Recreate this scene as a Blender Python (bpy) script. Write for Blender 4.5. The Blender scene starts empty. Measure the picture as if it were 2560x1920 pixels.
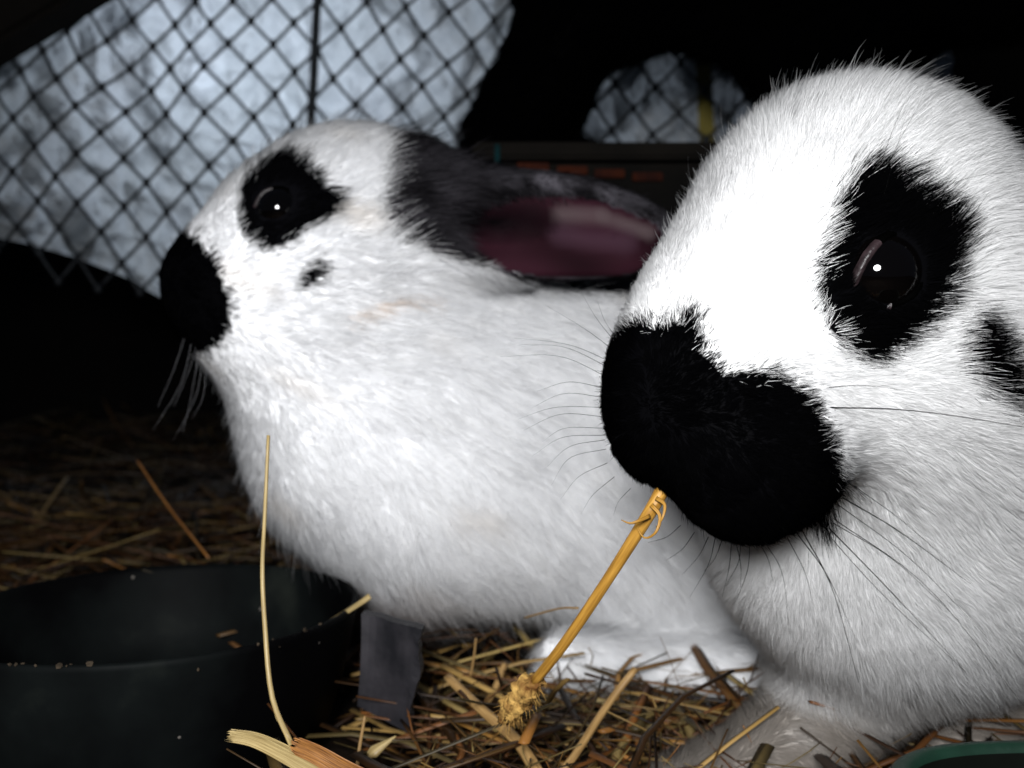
import bpy, bmesh, math, random
import numpy as np
from mathutils import Vector, Matrix
from mathutils.bvhtree import BVHTree

random.seed(7)
RNG = np.random.default_rng(11)
SC = bpy.context.scene
COL = SC.collection

# ------------------------------------------------------------------ camera
CAM_H = 0.11                       # lens height above the bedding (m)
F_PX = 2217.0                      # focal length in pixels of a 2560-wide picture
cam = bpy.data.cameras.new('camera')
cam.sensor_width = 36.0
cam.lens = 36.0 * F_PX / 2560.0
cam.clip_start = 0.005
cam.clip_end = 50.0
cam.dof.use_dof = True
cam.dof.focus_distance = 0.186
cam.dof.aperture_fstop = 15.0
cam_o = bpy.data.objects.new('camera', cam)
cam_o.location = (0, 0, CAM_H)
cam_o.rotation_euler = (math.radians(90), 0, 0)
COL.objects.link(cam_o)
SC.camera = cam_o

# ------------------------------------------------------------------ world, lamps, exposure
w = bpy.data.worlds.new('World')
SC.world = w
w.use_nodes = True
bg = w.node_tree.nodes['Background']
bg.inputs['Color'].default_value = (0.55, 0.7, 1.0, 1)
bg.inputs['Strength'].default_value = 0.035


def area_lamp(name, loc, target, size, power, color):
    l = bpy.data.lights.new(name, 'AREA')
    l.shape = 'ELLIPSE'
    l.size, l.size_y = size
    l.energy = power
    l.color = color
    o = bpy.data.objects.new(name, l)
    o.location = loc
    d = Vector(target) - Vector(loc)
    o.rotation_euler = d.to_track_quat('-Z', 'Y').to_euler()
    COL.objects.link(o)
    return o


# the hutch opening behind and above the photographer's left shoulder
area_lamp('window_lamp', (-0.045, -0.15, 0.195), (0.05, 0.22, 0.10), (0.10, 0.09), 3.25, (0.985, 0.99, 1.0))
# daylight falling on the outside of the tarpaulin
area_lamp('daylight_lamp', (-0.19, 0.81, 0.36), (-0.18, 0.62, 0.35), (0.15, 0.15), 0.50, (0.80, 0.88, 1.0))

SC.view_settings.view_transform = 'Standard'
SC.view_settings.look = 'None'
SC.view_settings.exposure = 0.0
SC.view_settings.gamma = 1.0
SC.view_settings.use_curve_mapping = False
SC.cycles.max_bounces = 6
SC.cycles.diffuse_bounces = 4
SC.cycles.transmission_bounces = 6
SC.cycles.transparent_max_bounces = 8
SC.cycles_curves.shape = 'RIBBONS'
SC.cycles_curves.subdivisions = 2


# ------------------------------------------------------------------ helpers
def P(u, v, y):
    """a point of the place from where it shows (2560x1920) and how far away it is"""
    return np.array([(u - 1280.0) / F_PX * y, y, CAM_H - (v - 960.0) / F_PX * y])


def tag(o, label=None, cat=None, group=None, kind=None):
    if label: o['label'] = label
    if cat: o['category'] = cat
    if group: o['group'] = group
    if kind: o['kind'] = kind
    return o


def link(name, me, mats, parent=None):
    o = bpy.data.objects.new(name, me)
    COL.objects.link(o)
    if mats is not None:
        for m in (mats if isinstance(mats, (list, tuple)) else [mats]):
            me.materials.append(m)
    if parent is not None:
        o.parent = parent
    return o


def mesh_from(verts, faces, name='mesh', smooth=True):
    me = bpy.data.meshes.new(name)
    me.from_pydata([tuple(map(float, v)) for v in verts], [], [tuple(map(int, f)) for f in faces])
    if smooth:
        me.polygons.foreach_set('use_smooth', [True] * len(me.polygons))
    me.update()
    return me


def L(a, b):
    a.id_data.links.new(a, b)


def unit(v):
    v = np.asarray(v, float)
    return v / (np.linalg.norm(v, axis=-1, keepdims=True) + 1e-12)


def spline(pts, n):
    """Catmull-Rom through pts, n samples"""
    pts = np.asarray(pts, float)
    if len(pts) == 2:
        t = np.linspace(0, 1, n)[:, None]
        return pts[0] * (1 - t) + pts[1] * t
    q = np.vstack([2 * pts[0] - pts[1], pts, 2 * pts[-1] - pts[-2]])
    out = []
    for t in np.linspace(0, len(pts) - 1 - 1e-6, n):
        i = int(t); f = t - i
        a, b, c, d = q[i], q[i + 1], q[i + 2], q[i + 3]
        out.append(0.5 * (2 * b + (c - a) * f + (2 * a - 5 * b + 4 * c - d) * f * f + (3 * b - a - 3 * c + d) * f ** 3))
    return np.array(out)


def tube_geo(path, radii, sides=6, flat=1.0, flat_axis=None, v0=0):
    """verts, faces of a tube along path; flat < 1 squashes the section"""
    path = np.asarray(path, float)
    n = len(path)
    radii = np.broadcast_to(np.asarray(radii, float), (n,))
    t = unit(np.gradient(path, axis=0))
    ref = np.array([0.0, 0.0, 1.0]) if flat_axis is None else np.asarray(flat_axis, float)
    if abs(np.dot(unit(ref), t[0])) > 0.95:
        ref = np.array([1.0, 0.1, 0.0])
    verts, faces = [], []
    for i in range(n):
        a = unit(np.cross(t[i], ref)); b = np.cross(a, t[i])
        for k in range(sides):
            an = 2 * math.pi * k / sides
            verts.append(path[i] + radii[i] * (math.cos(an) * a + flat * math.sin(an) * b))
    for i in range(n - 1):
        for k in range(sides):
            k2 = (k + 1) % sides
            faces.append((v0 + i * sides + k, v0 + i * sides + k2, v0 + (i + 1) * sides + k2, v0 + (i + 1) * sides + k))
    faces.append(tuple(v0 + k for k in reversed(range(sides))))
    faces.append(tuple(v0 + (n - 1) * sides + k for k in range(sides)))
    return verts, faces


def grain(me, g):
    me.attributes.new('grain', 'FLOAT_VECTOR', 'POINT').data.foreach_set('vector', np.asarray(g, np.float32).ravel())


def tube(name, path, radii, mat, parent=None, sides=6, flat=1.0, flat_axis=None):
    v, f = tube_geo(path, radii, sides, flat, flat_axis)
    me = mesh_from(v, f, name)
    cum = np.concatenate([[0], np.cumsum(np.linalg.norm(np.diff(np.asarray(path, float), axis=0), axis=1))])
    an = 2 * math.pi * np.arange(sides) / sides
    off = random.uniform(0, 50)
    grain(me, [(2.2 * math.cos(a), 2.2 * math.sin(a), c * 90 + off) for c in cum for a in an])
    return link(name, me, mat, parent)


class Noise:
    """smooth 3-D noise as a sum of sines"""
    def __init__(self, scale, seed, n=9):
        r = np.random.default_rng(seed)
        self.k = unit(r.normal(size=(n, 3))) * r.uniform(0.6, 1.7, (n, 1)) * (2 * math.pi / scale)
        self.p = r.uniform(0, 6.28, n)
        self.n = n

    def __call__(self, x):
        return np.sin(x @ self.k.T + self.p).sum(1) * math.sqrt(2.0 / self.n) * 0.6


# ------------------------------------------------------------------ materials
def mat(name):
    m = bpy.data.materials.new(name)
    m.use_nodes = True
    nt = m.node_tree
    b = nt.nodes['Principled BSDF']
    return m, nt, b


def noise_mat(name, c1, c2, scale, rough=0.8, bump=0.0, spec=0.3, detail=6.0, bscale=None, bdist=0.001):
    m, nt, b = mat(name)
    tc = nt.nodes.new('ShaderNodeTexCoord')
    nz = nt.nodes.new('ShaderNodeTexNoise')
    nz.inputs['Scale'].default_value = scale
    nz.inputs['Detail'].default_value = detail
    cr = nt.nodes.new('ShaderNodeValToRGB')
    cr.color_ramp.elements[0].position = 0.35
    cr.color_ramp.elements[1].position = 0.68
    cr.color_ramp.elements[0].color = (*c1, 1)
    cr.color_ramp.elements[1].color = (*c2, 1)
    nt.links.new(tc.outputs['Object'], nz.inputs['Vector'])
    nt.links.new(nz.outputs['Fac'], cr.inputs['Fac'])
    nt.links.new(cr.outputs['Color'], b.inputs['Base Color'])
    b.inputs['Roughness'].default_value = rough
    b.inputs['Specular IOR Level'].default_value = spec
    if bump:
        n2 = nt.nodes.new('ShaderNodeTexNoise')
        n2.inputs['Scale'].default_value = bscale or scale * 3
        n2.inputs['Detail'].default_value = 8
        bp = nt.nodes.new('ShaderNodeBump')
        bp.inputs['Strength'].default_value = bump
        bp.inputs['Distance'].default_value = bdist
        nt.links.new(tc.outputs['Object'], n2.inputs['Vector'])
        nt.links.new(n2.outputs['Fac'], bp.inputs['Height'])
        nt.links.new(bp.outputs['Normal'], b.inputs['Normal'])
    return m


def attr_color(nt, name):
    a = nt.nodes.new('ShaderNodeAttribute')
    a.attribute_name = name
    return a.outputs['Color']


def make_fur_mat():
    m = bpy.data.materials.new('rabbit_fur')
    m.use_nodes = True
    nt = m.node_tree
    nt.nodes.clear()
    out = nt.nodes.new('ShaderNodeOutputMaterial')
    col = attr_color(nt, 'coat')
    d = nt.nodes.new('ShaderNodeBsdfDiffuse')
    t = nt.nodes.new('ShaderNodeBsdfTranslucent')
    g = nt.nodes.new('ShaderNodeBsdfGlossy')
    g.inputs['Roughness'].default_value = 0.55
    g.inputs['Color'].default_value = (1, 1, 1, 1)
    mx = nt.nodes.new('ShaderNodeMixShader'); mx.inputs['Fac'].default_value = 0.38
    na = nt.nodes.new('ShaderNodeAttribute'); na.attribute_name = 'lie'
    nt.links.new(na.outputs['Vector'], d.inputs['Normal'])
    mg = nt.nodes.new('ShaderNodeMixShader'); mg.inputs['Fac'].default_value = 0.0004
    nt.links.new(col, d.inputs['Color']); nt.links.new(col, t.inputs['Color'])
    nt.links.new(d.outputs[0], mx.inputs[1]); nt.links.new(t.outputs[0], mx.inputs[2])
    nt.links.new(mx.outputs[0], mg.inputs[1]); nt.links.new(g.outputs[0], mg.inputs[2])
    nt.links.new(mg.outputs[0], out.inputs['Surface'])
    return m


def make_skin_mat():
    m, nt, b = mat('rabbit_skin')
    nt.links.new(attr_color(nt, 'coat'), b.inputs['Base Color'])
    b.inputs['Roughness'].default_value = 0.6
    b.inputs['Specular IOR Level'].default_value = 0.01
    return m


FUR = make_fur_mat()
SKIN = make_skin_mat()
_m, _nt, _b = mat('rabbit_eye')
_b.inputs['Base Color'].default_value = (0.0008, 0.0006, 0.0006, 1)
_b.inputs['Roughness'].default_value = 0.04
_b.inputs['Specular IOR Level'].default_value = 0.55
EYE = _m
IRIS = noise_mat('rabbit_iris', (0.012, 0.006, 0.004), (0.03, 0.014, 0.008), 900, 0.25, 0, 0.3)
LIDK = noise_mat('eyelid_dark_skin', (0.0003, 0.0003, 0.0003), (0.0006, 0.0006, 0.0006), 200, 0.9, 0, 0.0)
LID = noise_mat('eyelid_skin', (0.008, 0.005, 0.0055), (0.026, 0.016, 0.018), 350, 0.42, 0.5, 0.4, bdist=0.0006)
WHISK_D, _nt, _b = mat('dark_whisker')
_b.inputs['Base Color'].default_value = (0.003, 0.003, 0.003, 1); _b.inputs['Roughness'].default_value = 0.5; _b.inputs['Specular IOR Level'].default_value = 0.05
WHISK_L, _nt, _b = mat('pale_whisker')
_b.inputs['Base Color'].default_value = (0.45, 0.45, 0.47, 1); _b.inputs['Roughness'].default_value = 0.35

WHITE = np.array([0.915, 0.915, 0.915])
BLACK = np.array([0.0010, 0.0010, 0.0013])


# ------------------------------------------------------------------ implicit bodies
def ell(c, r, axis=(1, 0, 0), up=(0, 0, 1), k=0.02, neg=False):
    a = unit(axis); s = unit(np.cross(up, a)); u = np.cross(a, s)
    return dict(t='e', c=np.asarray(c, float), r=np.asarray(r, float) * 1e-3, R=np.array([a, s, u]), k=k, neg=neg)


def cone(p0, r0, p1, r1, k=0.02):
    return dict(t='c', a=np.asarray(p0, float), b=np.asarray(p1, float), r0=r0 * 1e-3, r1=r1 * 1e-3, k=k, neg=False)


def sdf_eval(prims, X):
    S = None
    for p in prims:
        if p['t'] == 'e':
            q = (X - p['c'].astype(np.float32)) @ p['R'].T.astype(np.float32)
            r = p['r'].astype(np.float32)
            k0 = np.sqrt(((q / r) ** 2).sum(1))
            k1 = np.sqrt(((q / (r * r)) ** 2).sum(1)) + 1e-9
            d = k0 * (k0 - 1) / k1
        else:
            ba = (p['b'] - p['a']).astype(np.float32)
            t = np.clip(((X - p['a'].astype(np.float32)) @ ba) / (ba @ ba), 0, 1)
            d = np.linalg.norm(X - p['a'].astype(np.float32) - t[:, None] * ba, axis=1) - (p['r0'] + t * (p['r1'] - p['r0']))
        if S is None:
            S = d
        elif p['neg']:
            k = p['k']; d = -d
            h = np.maximum(k - np.abs(S - d), 0) / k
            S = np.maximum(S, d) + h * h * k * 0.25
        else:
            k = p['k']
            h = np.maximum(k - np.abs(S - d), 0) / k
            S = np.minimum(S, d) - h * h * k * 0.25
    return S


def surface_nets(prims, vox, lo, hi):
    n = np.ceil((np.asarray(hi) - lo) / vox).astype(int) + 1
    ax = [np.asarray(lo[i] + vox * np.arange(n[i]), np.float32) for i in range(3)]
    S = np.empty(n, np.float32)
    for i in range(n[0]):                                   # slab by slab keeps memory small
        yy, zz = np.meshgrid(ax[1], ax[2], indexing='ij')
        X = np.stack([np.full(yy.size, ax[0][i], np.float32), yy.ravel(), zz.ravel()], 1)
        S[i] = sdf_eval(prims, X).reshape(n[1], n[2])
    S[0] = S[-1] = 1; S[:, 0] = S[:, -1] = 1; S[:, :, 0] = S[:, :, -1] = 1
    ins = S < 0
    c = n - 1
    acc = np.zeros((*c, 3), np.float32); cnt = np.zeros(tuple(c), np.float32)
    corners = [(a, b, d) for a in (0, 1) for b in (0, 1) for d in (0, 1)]

    def sl(o):
        return tuple(slice(o[i], o[i] + c[i]) for i in range(3))
    for a in corners:
        for dim in range(3):
            if a[dim]:
                continue
            b = list(a); b[dim] = 1; b = tuple(b)
            s0, s1 = S[sl(a)], S[sl(b)]
            m = ins[sl(a)] != ins[sl(b)]
            t = np.where(m, s0 / (s0 - s1 + 1e-20), 0)
            for j in range(3):
                val = a[j] + (t if j == dim else 0)
                acc[..., j] += np.where(m, val, 0)
            cnt += m
    act = cnt > 0
    idx = -np.ones(tuple(c), int)
    ids = np.argwhere(act)
    idx[act] = np.arange(len(ids))
    V = (ids + acc[act] / cnt[act][:, None]) * vox + lo
    faces = []
    for dim in range(3):
        d1, d2 = (dim + 1) % 3, (dim + 2) % 3
        a = [slice(None)] * 3; b = [slice(None)] * 3
        a[dim] = slice(0, c[dim]); b[dim] = slice(1, c[dim] + 1)
        i0, i1 = ins[tuple(a)], ins[tuple(b)]
        e = np.argwhere(i0 != i1)
        e = e[(e[:, d1] > 0) & (e[:, d1] < c[d1]) & (e[:, d2] > 0) & (e[:, d2] < c[d2])]
        flip = i0[tuple(e.T)]
        o1 = np.zeros(3, int); o1[d1] = 1
        o2 = np.zeros(3, int); o2[d2] = 1
        q = np.stack([idx[tuple((e - o1 - o2).T)], idx[tuple((e - o2).T)], idx[tuple(e.T)], idx[tuple((e - o1).T)]], 1)
        q[~flip] = q[~flip][:, ::-1]
        faces.append(q)
    return V, np.vstack(faces)


class Body:
    """one continuous body surface and the coat that grows on it"""
    def __init__(self, prims, vox, lo, hi):
        self.V, self.Q = surface_nets(prims, vox, np.asarray(lo, float), np.asarray(hi, float))
        V, Q = self.V, self.Q
        fn = np.cross(V[Q[:, 2]] - V[Q[:, 0]], V[Q[:, 3]] - V[Q[:, 1]])
        self.area = 0.5 * np.linalg.norm(fn, axis=1)
        N = np.zeros_like(V)
        for j in range(4):
            np.add.at(N, Q[:, j], fn)
        self.N = unit(N)
        self.fn = unit(fn)
        self.bvh = BVHTree.FromPolygons([tuple(v) for v in V.tolist()], [tuple(q) for q in Q.tolist()])

    def hit(self, u, v):
        o = Vector((0, 0, CAM_H))
        d = Vector(P(u, v, 1.0)) - o
        r = self.bvh.ray_cast(o, d.normalized())
        return (np.array(r[0]), np.array(r[1])) if r[0] is not None else (None, None)

    def marking(self, poly, centre, depth, facing=None):
        """a closed outline on the coat, kept as a shape in the plane that touches the body there"""
        c, nrm = self.hit(*centre)
        w = unit(np.array([0, 0, CAM_H]) - c)
        a = unit(np.cross((0, 0, 1), w)); b = np.cross(w, a)
        o = np.array([0, 0, CAM_H])
        pts = []
        for u, v in poly:
            h, _ = self.hit(u, v)
            if h is None or abs((h - c) @ w) > depth:
                h = P(u, v, c[1])
            pts.append(((h - c) @ a, (h - c) @ b))
        return dict(c=c, w=w, a=a, b=b, poly=np.array(pts), depth=depth, facing=facing)

    @staticmethod
    def inside(mk, X, N):
        q = X - mk['c']
        x, y, z = q @ mk['a'], q @ mk['b'], q @ mk['w']
        pl = mk['poly']
        ins = np.zeros(len(X), bool)
        for i in range(len(pl)):
            x0, y0 = pl[i - 1]; x1, y1 = pl[i]
            c = ((y0 > y) != (y1 > y)) & (x < (x1 - x0) * (y - y0) / (y1 - y0 + 1e-15) + x0)
            ins ^= c
        ins &= np.abs(z) < mk['depth']
        if mk['facing'] is not None:
            ins &= (N @ mk['w']) > mk['facing']
        return ins

    def link(self, name, coat):
        me = bpy.data.meshes.new(name)
        me.vertices.add(len(self.V)); me.vertices.foreach_set('co', self.V.astype(np.float32).ravel())
        me.loops.add(4 * len(self.Q)); me.loops.foreach_set('vertex_index', self.Q.astype(np.int32).ravel())
        me.polygons.add(len(self.Q))
        me.polygons.foreach_set('loop_start', np.arange(0, 4 * len(self.Q), 4, dtype=np.int32))
        me.polygons.foreach_set('use_smooth', np.ones(len(self.Q), bool))
        me.update(calc_edges=True)
        a = me.color_attributes.new('coat', 'FLOAT_COLOR', 'POINT')
        c = np.ones((len(self.V), 4), np.float32); c[:, :3] = coat(self.V, self.N)
        a.data.foreach_set('color', c.ravel())
        me.validate()
        return link(name, me, SKIN)

    def fur(self, n, coat, length, flow, parent, lift, radius, clump=(0.004, 0.4), holes=(), name='fur', seed=3, jit=0.0012, keep=None, far=0.3, curl=0.15):
        rng = np.random.default_rng(seed)
        V, Q = self.V, self.Q
        fc = V[Q].mean(1)
        view = unit(np.array([0, 0, CAM_H]) - fc)
        wgt = self.area * np.where((self.fn * view).sum(1) > -0.3, 1.0, far)
        if keep is not None:
            wgt = wgt * keep(fc, self.fn)
        f = rng.choice(len(Q), n, p=wgt / wgt.sum())
        s, t = rng.random(n)[:, None], rng.random(n)[:, None]
        A, B, C, D = (Q[f, j] for j in range(4))
        mixv = lambda T: (T[A] * (1 - s) + T[B] * s) * (1 - t) + (T[D] * (1 - s) + T[C] * s) * t
        X, N = mixv(V), unit(mixv(self.N))
        ok = np.ones(n, bool)
        for c, r in holes:
            ok &= np.linalg.norm(X - c, axis=1) > r
        X, N = X[ok], N[ok]; n = len(X)
        colr = coat(X + rng.normal(0, jit, (n, 3)), N)
        L = length(X, N) * rng.uniform(0.62, 1.15, n)
        long_ = rng.random(n) < 0.04
        L = np.where(long_, L * 1.3, L)
        for c, r in holes:
            L *= np.clip((np.linalg.norm(X - c, axis=1) - r) / (0.5 * r) + 0.28, 0.28, 1)
        T = flow(X, N)
        T = T - (T * N).sum(1, keepdims=True) * N
        T = unit(T)
        n1, n2, n3 = Noise(0.022, seed + 1), Noise(0.022, seed + 2), Noise(0.05, seed + 3)
        side = np.cross(N, T)
        T = unit(T + side * (0.28 * n1(X) + rng.normal(0, 0.20, n))[:, None])
        lf = np.clip((lift(X, N) if callable(lift) else lift) + 0.09 * n2(X) + rng.normal(0, 0.10, n), 0.05, 1.1)
        d0 = unit(N * lf[:, None] + T * (1 - 0.6 * np.clip(lf, 0, 1))[:, None])
        K = 6
        tt = np.linspace(0, 1, K)
        bend = (T - 0.25 * N) * 0.35 + np.array([0, 0, -0.10]) + side * (curl * rng.normal(0, 1, n))[:, None]
        pts = X[:, None, :] - N[:, None, :] * 0.0004 + L[:, None, None] * (
            d0[:, None, :] * (tt * (1 - 0.12 * tt))[None, :, None] + bend[:, None, :] * (0.55 * tt ** 2)[None, :, None])
        # locks: tips gather towards the middle of their lock
        for size, strength, sd in ((clump[0], clump[1], 5), (clump[0] * 2.6, clump[1] * 0.5, 6)):
            off = np.stack([Noise(size * 3, seed + sd * 7 + j)(X) for j in range(3)], 1) * size * 0.8
            cell = np.floor((X + off) / size).astype(np.int64)
            key = cell[:, 0] * 73856093 ^ cell[:, 1] * 19349663 ^ cell[:, 2] * 83492791
            _, inv, ct = np.unique(key, return_inverse=True, return_counts=True)
            inv = inv.ravel()
            mid = np.stack([np.bincount(inv, pts[:, k, j]) / ct for k in range(K) for j in range(3)], 1).reshape(-1, K, 3)
            wv = (tt ** 1.5 * strength)[None, :, None] * rng.uniform(0.5, 1.15, n)[:, None, None]
            pts += (mid[inv] - pts) * wv
        pts[:, :, 2] = np.maximum(pts[:, :, 2], 0.0008)
        cu = bpy.data.hair_curves.new(name)
        cu.add_curves([K] * n)
        cu.attributes['position'].data.foreach_set('vector', pts.astype(np.float32).ravel())
        ra = cu.attributes.get('radius') or cu.attributes.new('radius', 'FLOAT', 'POINT')
        prof = np.array([1.0, 1.0, 0.9, 0.72, 0.45, 0.10])
        ra.data.foreach_set('value', (prof[None, :] * (radius * rng.uniform(0.7, 1.25, n))[:, None]).astype(np.float32).ravel())
        ca = cu.attributes.new('coat', 'FLOAT_COLOR', 'CURVE')
        cc = np.ones((n, 4), np.float32)
        cc[:, :3] = colr * rng.uniform(0.88, 1.08, n)[:, None]
        ca.data.foreach_set('color', np.clip(cc, 0, 0.93).ravel())
        la = cu.attributes.new('lie', 'FLOAT_VECTOR', 'CURVE')
        la.data.foreach_set('vector', unit(N + rng.normal(0, 0.16, (n, 3)) + T * 0.15).astype(np.float32).ravel())
        o = bpy.data.objects.new(name, cu)
        cu.materials.append(FUR)
        COL.objects.link(o)
        o.parent = parent
        return o


def eyeball(c, r, axis, parent, roll_up=(0, 0, 1), lid_open=(1.05, 0.80), slant=0.0, name='eye'):
    """eye of a rabbit: cornea ball with iris ring, and a thick-rimmed lid round it"""
    axis = unit(axis); a = unit(np.cross(roll_up, axis)); b = np.cross(axis, a)
    ca, sa = math.cos(slant), math.sin(slant)
    a, b = ca * a + sa * b, -sa * a + ca * b
    bm = bmesh.new()
    bmesh.ops.create_uvsphere(bm, u_segments=40, v_segments=24, radius=r)
    me = bpy.data.meshes.new(name)
    bm.to_mesh(me); bm.free()
    R = Matrix((tuple(a), tuple(b), tuple(axis))).transposed()
    me.transform(Matrix.Translation(Vector(c)) @ R.to_4x4())
    me.polygons.foreach_set('use_smooth', [True] * len(me.polygons))
    e = link(name, me, EYE, parent)
    # lid: rings from under the fur over a rolled rim down on to the ball
    n = 56
    rings = [(1.75, 0.70), (1.50, 0.93), (1.26, 1.035), (1.10, 1.075), (1.03, 1.065), (0.99, 1.025), (0.975, 0.985)]
    verts, faces = [], []
    for ti, (kth, kr) in enumerate(rings):
        for i in range(n):
            ph = 2 * math.pi * i / n
            wid = lid_open[0] * (1 + 0.16 * max(0, -math.cos(ph)) ** 6)      # drawn out to the inner corner
            th = kth / math.sqrt((math.cos(ph) / wid) ** 2 + (math.sin(ph) / lid_open[1]) ** 2)
            th = min(th, 2.2)
            d = math.sin(th) * (math.cos(ph) * a + math.sin(ph) * b) + math.cos(th) * axis
            k2 = kr + (0.02 * max(0.0, math.cos(ph - 2.7)) if ti in (2, 3, 4) else 0.0)
            wob = 1 + 0.010 * math.sin(7 * ph + 1.3) + 0.007 * math.sin(17 * ph)
            verts.append(np.asarray(c) + r * k2 * wob * d)
    for t in range(len(rings) - 1):
        for i in range(n):
            j = (i + 1) % n
            faces.append((t * n + i, t * n + j, (t + 1) * n + j, (t + 1) * n + i))
    lid = link('eyelid', mesh_from(verts, faces, 'eyelid'), [LID, LIDK], e)
    lid.data.polygons.foreach_set('material_index', [1 if (t < 2 or math.cos(2 * math.pi * (i + .5) / n - 2.6) < 0.30) else 0 for t in range(len(rings) - 1) for i in range(n)])
    return e


D = 1.15732                    # pixels of the picture as I measured it -> 2560 wide


def dp(*pts):
    return [(u * D, v * D) for u, v in pts]


# ------------------------------------------------------------------ the setting
SOIL = noise_mat('dark_soil', (0.004, 0.003, 0.002), (0.016, 0.010, 0.006), 40, 0.95, 0.8, 0.1, bdist=0.004)
gn = 60
gx = np.linspace(-1.6, 1.6, gn); gy = np.linspace(-0.4, 1.5, gn)
nzf = Noise(0.25, 5)


def ground_z(x, y):
    x, y = np.asarray(x, float), np.asarray(y, float)
    rise = np.clip((y - 0.42) / 0.5, 0, 1) * 0.06 * np.clip((0.15 - x) / 0.3, 0, 1)
    return rise


gv = [(x, y, float(ground_z(x, y)) - 0.004 + 0.003 * float(nzf(np.array([[x, y, 0]]))[0])) for x in gx for y in gy]
gf = [(i * gn + j, (i + 1) * gn + j, (i + 1) * gn + j + 1, i * gn + j + 1) for i in range(gn - 1) for j in range(gn - 1)]
tag(link('ground', mesh_from(gv, gf, 'ground'), SOIL), kind='structure')

WALL = noise_mat('dark_boards', (0.002, 0.002, 0.002), (0.006, 0.005, 0.004), 6, 0.9, 0.3, 0.1)
bm = bmesh.new()
bmesh.ops.create_cube(bm, size=1.0)
me = bpy.data.meshes.new('back_wall'); bm.to_mesh(me); bm.free()
me.transform(Matrix.Translation((0, 1.42, 0.7)) @ Matrix.Diagonal((3.2, 0.03, 1.6, 1)))
tag(link('back_wall', me, WALL), kind='structure')

# ------------------------------------------------------------------ tarpaulin behind the net
m, nt, b = mat('tarpaulin')
nt.nodes.remove(b)
out = nt.nodes['Material Output']
tc = nt.nodes.new('ShaderNodeTexCoord')
nz = nt.nodes.new('ShaderNodeTexNoise'); nz.inputs['Scale'].default_value = 9; nz.inputs['Detail'].default_value = 5
cr = nt.nodes.new('ShaderNodeValToRGB')
cr.color_ramp.elements[0].position = 0.3; cr.color_ramp.elements[0].color = (0.48, 0.52, 0.54, 1)
cr.color_ramp.elements[1].position = 0.7; cr.color_ramp.elements[1].color = (0.62, 0.66, 0.70, 1)
v1 = nt.nodes.new('ShaderNodeTexVoronoi'); v1.feature = 'DISTANCE_TO_EDGE'; v1.inputs['Scale'].default_value = 26
n1 = nt.nodes.new('ShaderNodeTexNoise'); n1.inputs['Scale'].default_value = 34; n1.inputs['Detail'].default_value = 7; n1.inputs['Distortion'].default_value = 0.4
ad = nt.nodes.new('ShaderNodeMath'); ad.operation = 'ADD'
bp = nt.nodes.new('ShaderNodeBump'); bp.inputs['Strength'].default_value = 1.0; bp.inputs['Distance'].default_value = 0.022
di = nt.nodes.new('ShaderNodeBsdfDiffuse'); tr = nt.nodes.new('ShaderNodeBsdfTranslucent'); gl = nt.nodes.new('ShaderNodeBsdfGlossy')
gl.inputs['Roughness'].default_value = 0.35
m1 = nt.nodes.new('ShaderNodeMixShader'); m1.inputs['Fac'].default_value = 0.75
m2 = nt.nodes.new('ShaderNodeMixShader'); m2.inputs['Fac'].default_value = 0.06
for q in (nz, v1, n1):
    L(tc.outputs['Object'], q.inputs['Vector'])
L(nz.outputs['Fac'], cr.inputs['Fac']); L(v1.outputs['Distance'], ad.inputs[0]); L(n1.outputs['Fac'], ad.inputs[1])
L(ad.outputs[0], bp.inputs['Height'])
for q in (di, tr):
    L(cr.outputs['Color'], q.inputs['Color'])
for q in (di, tr, gl):
    L(bp.outputs['Normal'], q.inputs['Normal'])
L(di.outputs[0], m1.inputs[1]); L(tr.outputs[0], m1.inputs[2]); L(m1.outputs[0], m2.inputs[1]); L(gl.outputs[0], m2.inputs[2])
L(m2.outputs[0], out.inputs['Surface'])
TARP = m

TY = 0.645
nu, nv = 130, 100
wr1, wr2, wr3 = Noise(0.16, 21), Noise(0.05, 22), Noise(0.022, 23)
tv = []
for i in range(nu):
    for j in range(nv):
        fu, fv = i / (nu - 1), j / (nv - 1)
        u = -420 + fu * 2800
        bot = np.interp(u, [-420, 0, 180, 330, 450, 600, 1000, 2400], [560, 590, 640, 700, 790, 905, 900, 700])
        v = -420 + fv * (bot + 420)
        tv.append(P(u, v, TY))
tv = np.array(tv)
fold = np.abs(wr2(tv * np.array([1, 1, 0.55])))
tv[:, 1] += 0.010 * wr1(tv) + 0.013 * fold + 0.006 * np.abs(wr3(tv)) + 0.004
tf = [(i * nv + j, (i + 1) * nv + j, (i + 1) * nv + j + 1, i * nv + j + 1) for i in range(nu - 1) for j in range(nv - 1)]
tag(link('tarpaulin', mesh_from(tv, tf, 'tarpaulin'), TARP), 'crumpled pale blue plastic sheet hanging behind the black netting', 'plastic sheet')

# a yellowed strip on the sheet, seen past the black rabbit
YEL = noise_mat('yellow_tape', (0.10, 0.08, 0.012), (0.20, 0.165, 0.03), 30, 0.6)
ys = []
for t in np.linspace(0, 1, 9):
    c = P(1752 + 22 * t, 40 + 420 * t, 0.628)
    ys += [c + np.array([-0.0055, 0, 0]), c + np.array([0.0055, 0.001, 0])]
tag(link('yellow_strip', mesh_from(ys, [(2 * i, 2 * i + 1, 2 * i + 3, 2 * i + 2) for i in range(8)], 'yellow_strip'), YEL),
    'narrow yellow strip running down the sheet behind the black rabbit', 'tape')

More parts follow.
